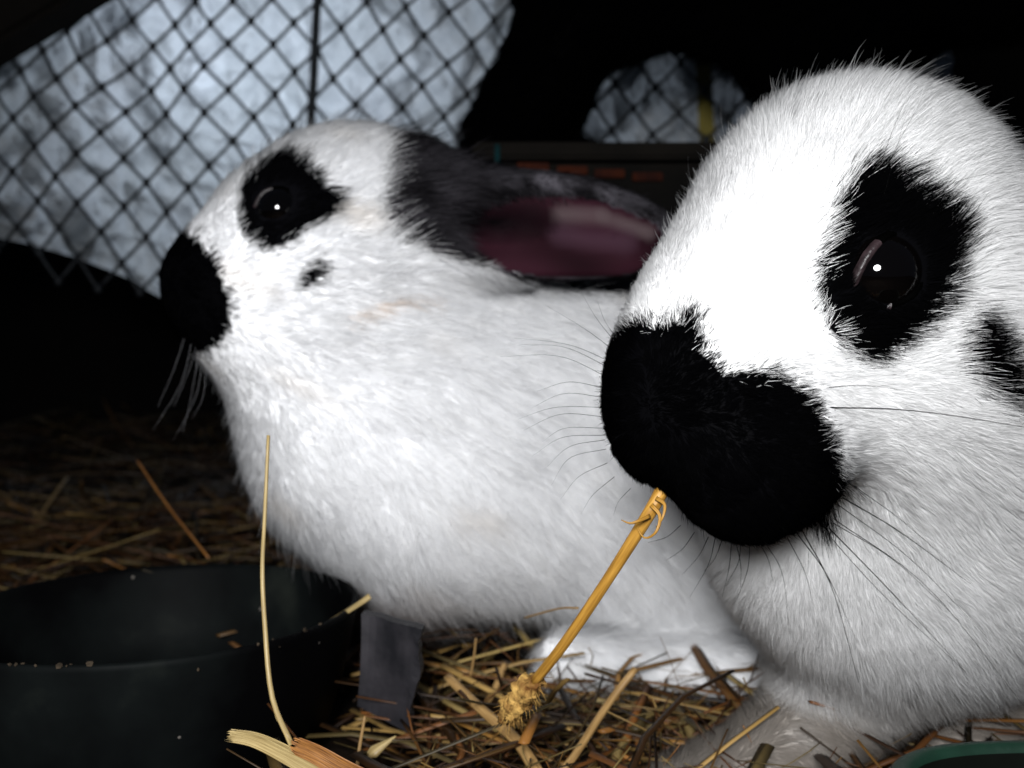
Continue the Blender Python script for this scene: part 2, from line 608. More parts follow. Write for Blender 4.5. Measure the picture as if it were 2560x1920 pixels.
# ------------------------------------------------------------------ netting: knotted black cords
CORD = noise_mat('net_cord', (0.003, 0.004, 0.006), (0.010, 0.013, 0.016), 200, 0.6, 0.4, 0.3)
NETY = 0.60
e1, e2 = np.array([50.6, 67.0]), np.array([55.7, -57.6])
o0 = np.array([367.0, 218.0])
net = bpy.data.objects.new('netting', None)
net.location = (0, NETY, 0.0)
COL.objects.link(net)
tag(net, 'black knotted diamond netting stretched in front of the pale blue plastic sheet', 'netting')
jn = [Noise(0.12, 41), Noise(0.12, 42), Noise(0.2, 43)]


def knot(i, j):
    uv = o0 + i * e1 + j * e2
    p = P(uv[0], uv[1], NETY)[None]
    r = random.Random(i * 977 + j * 131)
    return p[0] + np.array([0.004 * jn[0](p)[0] + r.uniform(-.0009, .0009), 0.006 * jn[2](p)[0], 0.004 * jn[1](p)[0] + r.uniform(-.0009, .0009)]), uv


def net_in(uv):
    if not (-130 < uv[0] < 2300 and -150 < uv[1]):
        return False
    return uv[1] < np.interp(uv[0], [-200, 0, 200, 450, 620, 1000, 2300], [640, 660, 720, 800, 950, 950, 700])


inv_net = Matrix.Translation((0, -NETY, 0))
knots_v, knots_f = [], []
R = range(-32, 34)


def strand(run):
    path = []
    for a, b_ in zip(run[:-1], run[1:]):
        for t in (0, 0.33, 0.66):
            sag = math.sin(math.pi * t) * 0.0005
            path.append(a * (1 - t) + b_ * t + np.array([0, 0, -sag]))
    path.append(run[-1])
    o = tube('strand', path, 0.00120, CORD, net, 5)
    o.matrix_parent_inverse = inv_net


for axis in (0, 1):
    for i in R:
        run = []
        for j in R:
            p, uv = knot(j, i) if axis == 0 else knot(i, j)
            if net_in(uv):
                run.append(p)
                if axis == 0:
                    ico = bmesh.new(); bmesh.ops.create_icosphere(ico, subdivisions=1, radius=0.0029)
                    v0 = len(knots_v)
                    ico.verts.ensure_lookup_table()
                    knots_v += [p + np.array(v.co) * np.array([1.0, 0.8, 1.25]) for v in ico.verts]
                    knots_f += [tuple(v0 + v.index for v in f.verts) for f in ico.faces]
                    ico.free()
            else:
                if len(run) > 1: strand(run)
                run = []
        if len(run) > 1: strand(run)
kn = link('knots', mesh_from(knots_v, knots_f, 'knots'), CORD, net)
kn.matrix_parent_inverse = inv_net
tag(kn, kind='stuff')

tag(tube('hanging_cord', spline([P(800, -120, 0.575), P(790, 60, 0.575), P(784, 200, 0.575), P(776, 330, 0.575), P(770, 640, 0.57)], 16), 0.0027, CORD, sides=8),
    'straight thick black cord hanging down in front of the netting', 'cord')

WOOD = noise_mat('black_wood', (0.0016, 0.0014, 0.0012), (0.005, 0.004, 0.003), 30, 0.9, 0.5, 0.08)


def slab(name, corners, thick, m, parent=None):
    """board from 4 front corners, pushed back by thick"""
    c = np.array(corners)
    n = unit(np.cross(c[1] - c[0], c[3] - c[0]))
    if n[1] < 0: n = -n
    bm = bmesh.new()
    vs = [bm.verts.new(p) for p in c] + [bm.verts.new(p + n * thick) for p in c]
    for f in ((0, 1, 2, 3), (7, 6, 5, 4), (0, 4, 5, 1), (1, 5, 6, 2), (2, 6, 7, 3), (3, 7, 4, 0)):
        bm.faces.new([vs[i] for i in f])
    bmesh.ops.recalc_face_normals(bm, faces=bm.faces)
    bmesh.ops.bevel(bm, geom=list(bm.edges), offset=thick * 0.12, segments=2, affect='EDGES')
    me = bpy.data.meshes.new(name); bm.to_mesh(me); bm.free()
    return link(name, me, m, parent)


tag(slab('roof_beam', [P(-370, 320, 0.56), P(290, -76, 0.56), P(190, -310, 0.56), P(-470, 90, 0.56)], 0.03, WOOD),
    'black sloping wooden roof beam across the upper corner of the netting', 'beam')

# ------------------------------------------------------------------ dark nest box the black rabbit stands on
BY = 0.415
box_o = bpy.data.objects.new('nest_box', None)
box_o.location = (0.25, 0.49, 0)
COL.objects.link(box_o)
tag(box_o, 'dark wooden nest box with a row of orange slots under its lid', 'nest box')
ibox = Matrix.Translation((-0.25, -0.49, 0))


def boxpart(name, lo, hi, m, bevel=0.0015):
    bm = bmesh.new(); bmesh.ops.create_cube(bm, size=1.0)
    lo, hi = np.array(lo), np.array(hi)
    for v in bm.verts:
        v.co = Vector((lo + hi) / 2) + Vector(np.array(v.co) * (hi - lo))
    bmesh.ops.bevel(bm, geom=list(bm.edges), offset=bevel, segments=2, affect='EDGES')
    me = bpy.data.meshes.new(name); bm.to_mesh(me); bm.free()
    o = link(name, me, m, box_o); o.matrix_parent_inverse = ibox
    return o


xl = P(1215, 400, BY)[0]
zt = 0.222
boxpart('lid', (xl - 0.006, BY - 0.006, zt - 0.008), (0.60, 0.57, zt), WOOD)
boxpart('front_panel', (xl, BY, 0.0), (0.60, BY + 0.012, zt - 0.0085), WOOD)
boxpart('side_panel', (xl, BY + 0.0125, 0.0), (xl + 0.012, 0.56, zt - 0.0085), WOOD)
ORG = noise_mat('orange_plastic', (0.010, 0.002, 0.001), (0.030, 0.0055, 0.001), 120, 0.7, 0, 0.05)
TEAL = noise_mat('teal_plastic', (0.002, 0.010, 0.012), (0.004, 0.02, 0.022), 80, 0.8, 0, 0.02)
for u0, u1 in ((1293, 1372), (1392, 1468), (1486, 1560), (1580, 1655)):
    a, c = P(u0, 409 + (u0 - 1293) * 0.085, BY), P(u1, 424 + (u1 - 1293) * 0.085, BY)
    boxpart('orange_slot', (a[0], BY - 0.0025, c[2]), (c[0], BY + 0.001, a[2]), ORG, 0.0004)
a = P(1243, 372, BY - 0.008)
boxpart('corner_clip', (a[0] - 0.0012, BY - 0.0085, a[2] - 0.012), (a[0] + 0.0012, BY - 0.0055, a[2] + 0.002), TEAL, 0.0003)

# ------------------------------------------------------------------ front rabbit
Ff = unit(P(1600, 1080, 0.187) - P(2140, 590, 0.212))            # head axis, towards the nose
Fup = unit(np.array([-0.55, -0.25, 0.75]))
F_prims = [
    ell(P(2142, 618, 0.213), (32.5, 30, 33.5), Ff, Fup, 0.02),
    ell(P(1935, 780, 0.203), (33, 24, 25.5), Ff, Fup, 0.03),
    ell(P(1790, 900, 0.196), (20, 17, 17), Ff, Fup, 0.02),
    ell(P(1650, 1015, 0.191), (16.0, 13, 10.5), (0.18, 0.10, 1), (-1, 0, 0), 0.012),
    ell(P(1872, 1138, 0.183), (17.6, 13, 17.6), (-1, 0, -0.1), (0, 0, 1), 0.006),
    ell(P(2330, 960, 0.212), (34, 28, 34), (1, 0.4, 0), (0, 0, 1), 0.03),
    ell(P(2570, 1020, 0.230), (40, 34, 38), (1, 0.4, 0), (0, 0, 1), 0.02),
    ell(P(2330, 1330, 0.250), (52, 40, 42), (1, 0.5, -0.1), (0, 0, 1), 0.03),
    ell(P(2130, 1330, 0.240), (24, 22, 32), (0, 0, 1), (1, 0, 0), 0.03),
    ell(P(2850, 1180, 0.300), (80, 62, 68), (1, 0.7, 0), (0, 0, 1), 0.04),
    ell(P(3350, 1150, 0.370), (85, 66, 75), (1, 0.7, 0), (0, 0, 1), 0.04),
    cone(P(2220, 1600, 0.255), 19, P(1960, 1900, 0.246), 12.5, 0.02),
    cone(P(1960, 1900, 0.246), 12.5, P(1700, 2000, 0.237), 9.5, 0.008),
    cone(P(2600, 1600, 0.29), 18, P(2450, 1840, 0.27), 11, 0.02),
    cone(P(2450, 1840, 0.27), 11, P(2330, 1860, 0.262), 10, 0.01),
    # ears laid back over the neck, beyond the edge of the frame
    ell(P(2990, 620, 0.240), (50, 7, 17), (1, 0.35, -0.05), (0, 0, 1), 0.012),
    ell(P(3090, 640, 0.231), (38, 5, 11), (1, 0.35, -0.05), (0, 0, 1), 0.006, neg=True),
    ell(P(2960, 570, 0.275), (50, 7, 17), (1, 0.45, 0.1), (0, 0, 1), 0.012),
]
FB = Body(F_prims, 0.0017, (0.000, 0.155, 0.0), (0.43, 0.50, 0.245))
Fc = P(2150, 590, 0.213)
Flat = unit(np.cross(Ff, Fup))
F_muz = FB.marking(dp((1490, 655), (1465, 690), (1420, 705), (1372, 690), (1200, 740), (1180, 900), (1200, 1080), (1400, 1120), (1440, 1220), (1620, 1250), (1760, 1200), (1800, 1120),
                      (1822, 1040), (1788, 945), (1752, 865), (1705, 818), (1650, 800), (1570, 805), (1525, 760)), (1800, 1060), 0.045)
F_eyep = FB.marking(dp((1862, 362), (1930, 372), (1985, 415), (2045, 455), (2080, 505), (2068, 570), (2040, 645), (1998, 705), (1935, 755), (1878, 788), (1820, 760), (1782, 705),
                       (1756, 650), (1760, 570), (1785, 480), (1820, 405)), (2245, 640), 0.03, -0.2)
F_spot = FB.marking(dp((2085, 665), (2135, 690), (2170, 750), (2190, 830), (2178, 890), (2130, 868), (2085, 810), (2055, 735)), (2490, 890), 0.02, 0.0)
F_ear_c = P(2760, 520, 0.25)


def mirror(X, c, n):
    return X - 2 * ((X - c) @ n)[:, None] * n


def F_coat(X, N):
    col = np.tile(WHITE, (len(X), 1))
    Xm, Nm = mirror(X, Fc, Flat), N - 2 * (N @ Flat)[:, None] * Flat
    bl = FB.inside(F_muz, X, N) & (X[:, 1] < 0.212 - 0.25 * np.clip(0.10 - X[:, 2], 0, 1))
    for mk in (F_eyep, F_spot):
        bl |= FB.inside(mk, X, N) | FB.inside(mk, Xm, Nm)
    for p in (F_prims[-3], F_prims[-1]):
        bl |= np.linalg.norm(((X - p['c']) @ p['R'].T) / (p['r'] + 0.004), axis=1) < 1.0
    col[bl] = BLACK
    dirt_shade = np.clip((0.040 - X[:, 2] + 0.004 * Noise(0.02, 66)(X)) / 0.022, 0, 1)  # underside and foreleg shade painted into the fur as a brownish stain
    col[~bl] *= (1 - dirt_shade[~bl, None] * np.array([0.70, 0.73, 0.76]))
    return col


def F_len(X, N):
    nose = np.linalg.norm(X - P(1700, 1030, 0.185), axis=1)
    L = np.interp(nose, [0.0, 0.028, 0.045, 0.075, 0.12, 0.20], [0.0024, 0.0030, 0.0050, 0.0082, 0.0100, 0.0115])
    L = L * np.interp(X[:, 2], [0.150, 0.170], [1.0, 1.35])
    return np.where(X[:, 2] < 0.03, np.minimum(L, 0.006), L)


F_nose = P(1560, 1050, 0.17)


def F_flow(X, N):
    d = unit(X - F_nose)
    bod = np.array([0.9, 0.5, -0.55])
    wv = np.clip((np.linalg.norm(X - F_nose, axis=1) - 0.07) / 0.06, 0, 1)[:, None]
    return d * (1 - wv) + bod * wv


h, hn = FB.hit(2222, 672)
F_eye_axis = unit(unit(hn) * 0.5 + unit(np.array([0, 0, CAM_H]) - h) * 0.35 + np.array([0.30, 0, 0.05]))
F_eye_c = h - unit(hn) * 0.0058
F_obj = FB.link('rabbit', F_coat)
tag(F_obj, 'white rabbit with black muzzle and eye patch, chewing a golden straw', 'rabbit')
eyeball(F_eye_c, 0.0088, F_eye_axis, F_obj, lid_open=(1.12, 0.70), slant=0.80)
c2 = mirror(F_eye_c[None], Fc, Flat)[0]
eyeball(c2, 0.0088, unit(F_eye_axis - 2 * (F_eye_axis @ Flat) * Flat), F_obj)
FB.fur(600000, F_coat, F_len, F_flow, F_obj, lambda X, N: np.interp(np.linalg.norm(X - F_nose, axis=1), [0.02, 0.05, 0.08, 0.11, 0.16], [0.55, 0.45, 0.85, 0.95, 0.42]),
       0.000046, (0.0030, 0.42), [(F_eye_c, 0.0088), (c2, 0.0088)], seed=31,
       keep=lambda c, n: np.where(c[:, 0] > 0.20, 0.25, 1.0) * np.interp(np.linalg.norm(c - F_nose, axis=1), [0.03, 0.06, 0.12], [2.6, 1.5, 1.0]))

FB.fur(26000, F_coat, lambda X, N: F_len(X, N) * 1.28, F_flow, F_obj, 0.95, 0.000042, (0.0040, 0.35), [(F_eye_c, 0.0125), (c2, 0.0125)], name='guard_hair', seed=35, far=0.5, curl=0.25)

# ------------------------------------------------------------------ back rabbit
Bf = unit(np.array([-0.83, -0.06, -0.52]))
Bup = unit(np.array([-0.5, 0, 0.85]))
B_prims = [
    ell(P(830, 510, 0.322), (30, 21, 25), Bf, Bup, 0.02),
    ell(P(660, 620, 0.317), (28, 18, 22), Bf, Bup, 0.025),
    ell(P(528, 725, 0.315), (14, 12, 17), (-0.5, 0, -0.85), (-1, 0, 0.5), 0.016),
    ell(P(560, 775, 0.313), (12, 13, 11), Bf, Bup, 0.016),
    ell(P(770, 740, 0.312), (28, 20, 22), Bf, Bup, 0.03),
    ell(P(1010, 640, 0.335), (32, 24, 30), (1, 0.2, -0.3), (0, 0, 1), 0.03),
    ell(P(900, 1010, 0.335), (40, 36, 46), (0.15, 0, 1), (1, 0, 0), 0.03),
    ell(P(1010, 1230, 0.335), (48, 36, 32), (1, 0.2, -0.2), (0, 0, 1), 0.03),
    ell(P(1400, 1010, 0.365), (70, 50, 58), (1, 0.3, 0.1), (0, 0, 1), 0.04),
    ell(P(1800, 1020, 0.395), (75, 56, 70), (1, 0.3, 0.1), (0, 0, 1), 0.04),
    ell(P(1650, 1380, 0.345), (42, 26, 46), (1, 0.2, 0.2), (0, 0, 1), 0.03),
    ell(P(1210, 1270, 0.345), (45, 34, 31), (1, 0.2, 0), (0, 0, 1), 0.03),
    cone(P(1410, 1655, 0.312), 10.0, P(1830, 1680, 0.320), 12.5, 0.012),
    cone(P(1010, 1350, 0.335), 17, P(955, 1560, 0.337), 9.5, 0.02),
    cone(P(955, 1560, 0.337), 9.5, P(885, 1622, 0.337), 8.5, 0.008),
    cone(P(1120, 1350, 0.37), 17, P(1080, 1540, 0.365), 9, 0.02),
    # near ear laid back along the body, its opening towards us
    ell(P(1060, 530, 0.318), (20, 12, 16), (1, 0, -0.2), (0, 0, 1), 0.02),
    ell(P(1345, 562, 0.309), (50, 9.5, 19.0), (1, -0.02, -0.09), (0, 0.15, 1), 0.014),
    ell(P(1425, 600, 0.297), (38, 10.5, 13.0), (1, -0.02, -0.09), (0, 0.15, 1), 0.005, neg=True),
    cone(P(1330, 545, 0.3055), 1.5, P(1480, 545, 0.3045), 2.4, 0.008),
    cone(P(1480, 545, 0.3045), 2.4, P(1620, 585, 0.3045), 1.4, 0.006),
    cone(P(1300, 610, 0.307), 1.6, P(1560, 640, 0.3075), 2.2, 0.010),
    # far ear, raised a little behind
    ell(P(1230, 500, 0.350), (55, 7, 13), (1, 0.1, 0.02), (0, 0, 1), 0.014),
]
BB = Body(B_prims, 0.0017, (-0.135, 0.255, 0.0), (0.20, 0.48, 0.225))
Bc = P(830, 510, 0.322)
Blat = unit(np.cross(Bf, Bup))
B_muz = BB.marking(dp((398, 502), (432, 525), (462, 565), (482, 612), (500, 665), (498, 700), (478, 735), (440, 765), (300, 780), (300, 500)), (500, 720), 0.05)
B_eyep = BB.marking(dp((512, 430), (522, 385), (560, 348), (610, 330), (650, 345), (672, 380), (700, 405), (738, 425), (722, 450), (690, 480), (655, 500), (625, 525), (575, 550), (530, 520), (512, 480)),
                    (690, 510), 0.03, -0.2)
B_spot = BB.marking(dp((690, 553), (696, 580), (680, 610), (645, 632), (636, 615), (655, 580)), (768, 682), 0.02, 0.0)
B_nape = BB.marking(dp((815, 292), (870, 300), (960, 240), (1100, 240), (1700, 240), (1700, 660), (1250, 628), (1140, 605), (1050, 580), (940, 548), (880, 535), (835, 500), (808, 455), (822, 380)),
                    (1040, 520), 0.08)
B_part = BB.marking(dp((742, 690), (800, 662), (860, 648), (930, 640), (935, 648), (862, 662), (805, 678), (748, 698)), (960, 760), 0.03)
GREY = np.array([0.048, 0.045, 0.052])
PINK = np.array([0.021, 0.0065, 0.0105])


def ear_in(X):
    p = ell(P(1425, 600, 0.297), (40, 14.0, 15.5), (1, -0.02, -0.09), (0, 0.15, 1))
    return (np.linalg.norm(((X - p['c']) @ p['R'].T) / p['r'], axis=1) < 1.0)


eg = Noise(0.011, 77)


def B_coat(X, N):
    col = np.tile(WHITE * np.array([0.98, 0.985, 1.0]), (len(X), 1))
    tn = np.clip(Noise(0.03, 91)(X) * 0.5 - 0.38, 0, 1)[:, None]
    col *= 1 - tn * np.array([0.10, 0.16, 0.24])
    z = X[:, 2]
    dirt_shade = np.clip((0.046 - z) / 0.02, 0, 1)[:, None] * np.clip((-0.02 - X[:, 0]) / 0.02, 0, 1)[:, None]  # soiled brown forelegs, with the shade they stand in painted on top
    col *= 1 - dirt_shade * np.array([0.70, 0.77, 0.80])
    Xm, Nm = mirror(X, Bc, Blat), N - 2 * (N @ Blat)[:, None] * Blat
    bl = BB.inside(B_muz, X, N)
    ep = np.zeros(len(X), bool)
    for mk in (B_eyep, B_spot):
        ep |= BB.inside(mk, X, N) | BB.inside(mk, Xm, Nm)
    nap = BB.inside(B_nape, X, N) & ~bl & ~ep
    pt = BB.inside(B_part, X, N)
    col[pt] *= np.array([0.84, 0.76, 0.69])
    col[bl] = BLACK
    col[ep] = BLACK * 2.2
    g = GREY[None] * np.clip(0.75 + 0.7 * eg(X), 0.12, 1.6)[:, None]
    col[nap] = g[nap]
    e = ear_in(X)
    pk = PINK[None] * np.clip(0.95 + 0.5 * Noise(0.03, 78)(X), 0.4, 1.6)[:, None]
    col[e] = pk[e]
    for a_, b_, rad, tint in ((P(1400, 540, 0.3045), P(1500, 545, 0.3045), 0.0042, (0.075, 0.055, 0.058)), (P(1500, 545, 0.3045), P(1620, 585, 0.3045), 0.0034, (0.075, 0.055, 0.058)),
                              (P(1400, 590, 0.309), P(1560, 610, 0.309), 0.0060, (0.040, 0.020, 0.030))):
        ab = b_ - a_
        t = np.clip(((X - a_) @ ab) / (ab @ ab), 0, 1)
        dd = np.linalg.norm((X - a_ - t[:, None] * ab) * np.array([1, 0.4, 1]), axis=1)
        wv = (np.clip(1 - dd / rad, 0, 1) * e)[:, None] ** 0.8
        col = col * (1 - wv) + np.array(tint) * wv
    dk = (np.clip(1 - np.linalg.norm((X - P(1235, 555, 0.304)) * np.array([0.55, 0.2, 1.6]), axis=1) / 0.013, 0, 1))[:, None] ** 0.5  # shadow at the base of the near ear, painted black into the coat
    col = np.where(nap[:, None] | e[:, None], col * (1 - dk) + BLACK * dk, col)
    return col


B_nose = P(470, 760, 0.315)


def B_len(X, N):
    d = np.linalg.norm(X - B_nose, axis=1)
    L = np.interp(d, [0, 0.03, 0.05, 0.09, 0.14], [0.0028, 0.0034, 0.0055, 0.0095, 0.015])
    L = np.where(X[:, 2] < 0.024, np.minimum(L, 0.009), L)
    nap = BB.inside(B_nape, X, N)
    L = np.where(nap, np.interp(X[:, 0], [-0.04, -0.02, 0.0], [0.015, 0.011, 0.0030]), L)
    return np.where(ear_in(X), 0.0010, L)


def B_flow(X, N):
    d = unit(X - B_nose)
    wv = np.clip((np.linalg.norm(X - B_nose, axis=1) - 0.08) / 0.06, 0, 1)[:, None]
    return d * (1 - wv) + np.array([0.65, 0.1, -0.75]) * wv


h, hn = BB.hit(690, 512)
B_eye_axis = unit(unit(hn) * 0.7 + unit(np.array([0, 0, CAM_H]) - h) * 0.4)
B_eye_c = h - B_eye_axis * 0.0052
B_obj = BB.link('rabbit', B_coat)
tag(B_obj, 'white rabbit with dark ears in profile, sitting behind the black bowl', 'rabbit')
eyeball(B_eye_c, 0.0078, B_eye_axis, B_obj, lid_open=(1.08, 0.76), slant=0.45)
c2 = mirror(B_eye_c[None], Bc, Blat)[0]
eyeball(c2, 0.0078, unit(B_eye_axis - 2 * (B_eye_axis @ Blat) * Blat), B_obj)
BB.fur(300000, B_coat, B_len, B_flow, B_obj, 0.40, 0.000078, (0.0042, 0.36), [(B_eye_c, 0.0080), (c2, 0.0080)], seed=57,
       keep=lambda c, n: np.where(ear_in(c), 0.25, 1.0))

BB.fur(9000, B_coat, lambda X, N: B_len(X, N) * 1.5, B_flow, B_obj, 0.75, 0.000065, (0.0060, 0.2), [(B_eye_c, 0.011), (c2, 0.011)], name='guard_hair', seed=59, far=0.5, curl=0.25,
       keep=lambda c, n: np.where(ear_in(c), 0.0, 1.0))

# ------------------------------------------------------------------ black rabbit on the box
KY = 0.47
K_prims = [
    cone(P(1285, 350, KY), 22, P(1490, -40, KY), 25, 0.02),
    ell(P(1610, -160, KY), (55, 40, 42), (1, 0, 0.15), (0, 0, 1), 0.04),
    ell(P(1760, -170, KY), (80, 42, 42), (1, 0, 0), (0, 0, 1), 0.04),
    ell(P(2080, -20, KY), (52, 40, 60), (0, 0, 1), (1, 0, 0), 0.04),
    cone(P(1330, 385, KY - 0.005), 9, P(1480, 392, KY - 0.01), 8, 0.01),
    cone(P(2020, 150, KY), 22, P(1990, 385, KY), 10, 0.02),
    ell(P(2330, -130, KY - 0.02), (40, 26, 30), (1, -0.4, -0.3), (0, 0, 1), 0.03),
    ell(P(2520, -30, KY - 0.035), (24, 18, 20), (1, -0.4, -0.3), (0, 0, 1), 0.02),
    ell(P(2160, -420, KY + 0.01), (42, 7, 14), (-0.5, 0.1, 1), (1, 0, 0), 0.012),
    ell(P(2230, -420, KY - 0.03), (42, 7, 14), (-0.4, -0.1, 1), (1, 0, 0), 0.012),
]
KB = Body(K_prims, 0.0026, (-0.06, 0.38, 0.225), (0.34, 0.55, 0.46))


def K_coat(X, N):
    return np.tile(BLACK * 0.9, (len(X), 1))


K_obj = KB.link('rabbit', K_coat)
tag(K_obj, 'black rabbit in shadow standing on the dark nest box behind the white rabbits', 'rabbit')
h, hn = KB.hit(2330, 5)
KB.fur(60000, K_coat, lambda X, N: np.full(len(X), 0.019), lambda X, N: np.tile(np.array([-0.8, 0, -0.6]), (len(X), 1)), K_obj, 0.45, 0.00013, (0.007, 0.5), seed=83)
ke = P(2370, -160, KY - 0.045)
eyeball(ke, 0.0078, (0.2, -1, 0.1), K_obj)

# ------------------------------------------------------------------ whiskers
def whisker(parent, pts, r, m):
    path = spline([P(*p) for p in pts], 12)
    tube('whisker', path, np.linspace(r, r * 0.25, 12), m, parent, 4)


rw = random.Random(5)
near = [  # root, middle, tip of the whiskers on the near pad (display pixels, depth)
    ((1780, 880), (1930, 868), (2230, 930)), ((1780, 838), (1850, 825), (1925, 842)),
    ((1820, 1075), (1930, 1130), (2050, 1230)), ((1790, 1140), (1900, 1250), (2010, 1370)),
    ((1800, 1120), (2000, 1210), (2160, 1480)), ((1780, 1145), (1880, 1270), (2035, 1400)),
    ((1720, 1150), (1790, 1220), (1830, 1350)), ((1735, 1150), (1800, 1230), (1835, 1420)),
    ((1650, 1168), (1690, 1240), (1705, 1370)), ((1810, 1090), (1960, 1180), (2080, 1330)),
    ((1845, 1050), (1940, 1110), (2020, 1190)), ((1830, 1040), (1860, 1065), (1885, 1088)),
    ((1600, 1172), (1595, 1215), (1570, 1260)), ((1560, 1165), (1545, 1205), (1520, 1235)),
    ((1620, 1172), (1615, 1230), (1590, 1300)), ((1580, 1172), (1575, 1225), (1560, 1290)),
    ((1500, 1150), (1475, 1185), (1440, 1210)), ((1530, 1160), (1510, 1200), (1475, 1240)),
    ((1640, 1172), (1660, 1210), (1670, 1260)), ((1470, 1135), (1440, 1160), (1400, 1172)),
    ((1800, 1130), (1930, 1190), (2010, 1290)), ((1700, 1160), (1740, 1240), (1760, 1330)),
    ((1590, 1172), (1600, 1220), (1600, 1270)), ((1545, 1162), (1530, 1220), (1490, 1290)),
]
for k, (a, b_, c) in enumerate(near):
    y0 = 0.1765
    if c[0] > a[0] + 60 and k != 11:
        c = (a[0] + (c[0] - a[0]) * 1.2, a[1] + (c[1] - a[1]) * 1.2)
        b_ = (0.5 * b_[0] + 0.25 * (a[0] + c[0]), 0.5 * b_[1] + 0.25 * (a[1] + c[1]))
    s = 0.9 if k in (0, 2, 3, 6, 7, 11) else 0.55
    whisker(F_obj, [(a[0] * D, a[1] * D, y0), (b_[0] * D, b_[1] * D, y0 - 0.011), (c[0] * D, c[1] * D, y0 - 0.013 + rw.uniform(-.006, .004))], 0.00017 * s, WHISK_D)
far = [((1335, 760), (1290, 690), (1255, 630)), ((1330, 770), (1270, 715), (1180, 660)), ((1325, 790), (1230, 745), (1110, 730)),
       ((1315, 800), (1220, 750), (1120, 745)), ((1310, 820), (1210, 770), (1080, 770)), ((1300, 840), (1230, 825), (1160, 845)),
       ((1295, 880), (1200, 880), (1120, 905)), ((1292, 900), (1210, 895), (1130, 930)), ((1292, 925), (1220, 925), (1170, 955)),
       ((1295, 950), (1230, 965), (1180, 1010)), ((1297, 970), (1230, 990), (1190, 1050)), ((1300, 1000), (1250, 1030), (1210, 1080)),
       ((1335, 745), (1310, 700), (1290, 650)), ((1315, 1030), (1280, 1070), (1255, 1110)), ((1350, 1055), (1335, 1085), (1325, 1115)),
       ((1300, 860), (1220, 850), (1150, 880)), ((1294, 940), (1215, 945), (1150, 985))]
for a, b_, c in far:
    whisker(F_obj, [(a[0] * D + 14, a[1] * D, 0.192), (b_[0] * D, b_[1] * D, 0.194), (c[0] * D, c[1] * D, 0.20)], 0.00006, WHISK_D)
for a, b_, c in [((1870, 560), (1910, 420), (1960, 235)), ((1900, 400), (1930, 330), (1985, 225)), ((1960, 440), (2090, 385), (2205, 370)), ((1660, 765), (1700, 735), (1735, 712)), ((1890, 390), (1925, 290), (1965, 195))]:
    whisker(F_obj, [(a[0] * D, a[1] * D, 0.180), (b_[0] * D, b_[1] * D, 0.176), (c[0] * D, c[1] * D, 0.178)], 0.00006, WHISK_D)
for a, b_, c in [((430, 740), (420, 820), (395, 935)), ((415, 735), (390, 830), (330, 930)), ((440, 745), (425, 850), (375, 950)), ((400, 725), (375, 800), (340, 880)), ((450, 745), (440, 850), (415, 905)), ((425, 740), (412, 790), (375, 880))]:
    whisker(B_obj, [(a[0] * D, a[1] * D, 0.303), (b_[0] * D, b_[1] * D, 0.294), (c[0] * D, c[1] * D, 0.29)], 0.00003, WHISK_L)

# ------------------------------------------------------------------ black bowl with worn rim
m, nt, b = mat('black_bowl_plastic')
tc = nt.nodes.new('ShaderNodeTexCoord')
nz = nt.nodes.new('ShaderNodeTexNoise'); nz.inputs['Scale'].default_value = 18; nz.inputs['Detail'].default_value = 6
cr = nt.nodes.new('ShaderNodeValToRGB')
for p, c in ((0.42, (0.0012, 0.0012, 0.0014)), (0.58, (0.004, 0.005, 0.005)), (0.68, (0.012, 0.014, 0.012)), (0.80, (0.020, 0.009, 0.008))):
    el = cr.color_ramp.elements.new(p); el.color = (*c, 1)
cr.color_ramp.elements.remove(cr.color_ramp.elements[0]); cr.color_ramp.elements[-1].color = (0.03, 0.03, 0.03, 1)
sp = nt.nodes.new('ShaderNodeTexVoronoi'); sp.inputs['Scale'].default_value = 95
cm = nt.nodes.new('ShaderNodeMath'); cm.operation = 'LESS_THAN'; cm.inputs[1].default_value = 0.06
mx = nt.nodes.new('ShaderNodeMix'); mx.data_type = 'RGBA'
mx.inputs['B'].default_value = (0.10, 0.09, 0.08, 1)
L(tc.outputs['Object'], nz.inputs['Vector']); L(tc.outputs['Object'], sp.inputs['Vector'])
L(nz.outputs['Fac'], cr.inputs['Fac']); L(sp.outputs['Distance'], cm.inputs[0]); L(cm.outputs[0], mx.inputs['Factor'])
L(cr.outputs['Color'], mx.inputs['A']); L(mx.outputs['Result'], b.inputs['Base Color'])
b.inputs['Roughness'].default_value = 0.55; b.inputs['Specular IOR Level'].default_value = 0.025
BOWL = m


def lathe(prof, cx, cy, n=96, wob=0.0, square=2.0, sx=1.0, sy=1.0, seed=0):
    """prof: list of (radius, height); open profile turned about the vertical"""
    r_ = random.Random(seed)
    ph0 = [r_.uniform(0, 6.28) for _ in range(4)]
    verts, faces = [], []
    for r, z in prof:
        for i in range(n):
            a = 2 * math.pi * i / n
            c, s = math.cos(a), math.sin(a)
            k = (abs(c) ** square + abs(s) ** square) ** (-1.0 / square)
            q = 1 + wob * sum(math.sin((3 + 4 * j) * a + ph0[j]) / (j + 1) for j in range(4))
            verts.append((cx + sx * r * k * c * q, cy + sy * r * k * s * q, z + wob * 0.02 * math.sin(9 * a + ph0[1])))
    for t in range(len(prof) - 1):
        for i in range(n):
            j = (i + 1) % n
            faces.append((t * n + i, t * n + j, (t + 1) * n + j, (t + 1) * n + i))
    faces.append(tuple(range(n))[::-1])
    faces.append(tuple((len(prof) - 1) * n + i for i in range(n)))
    return verts, faces


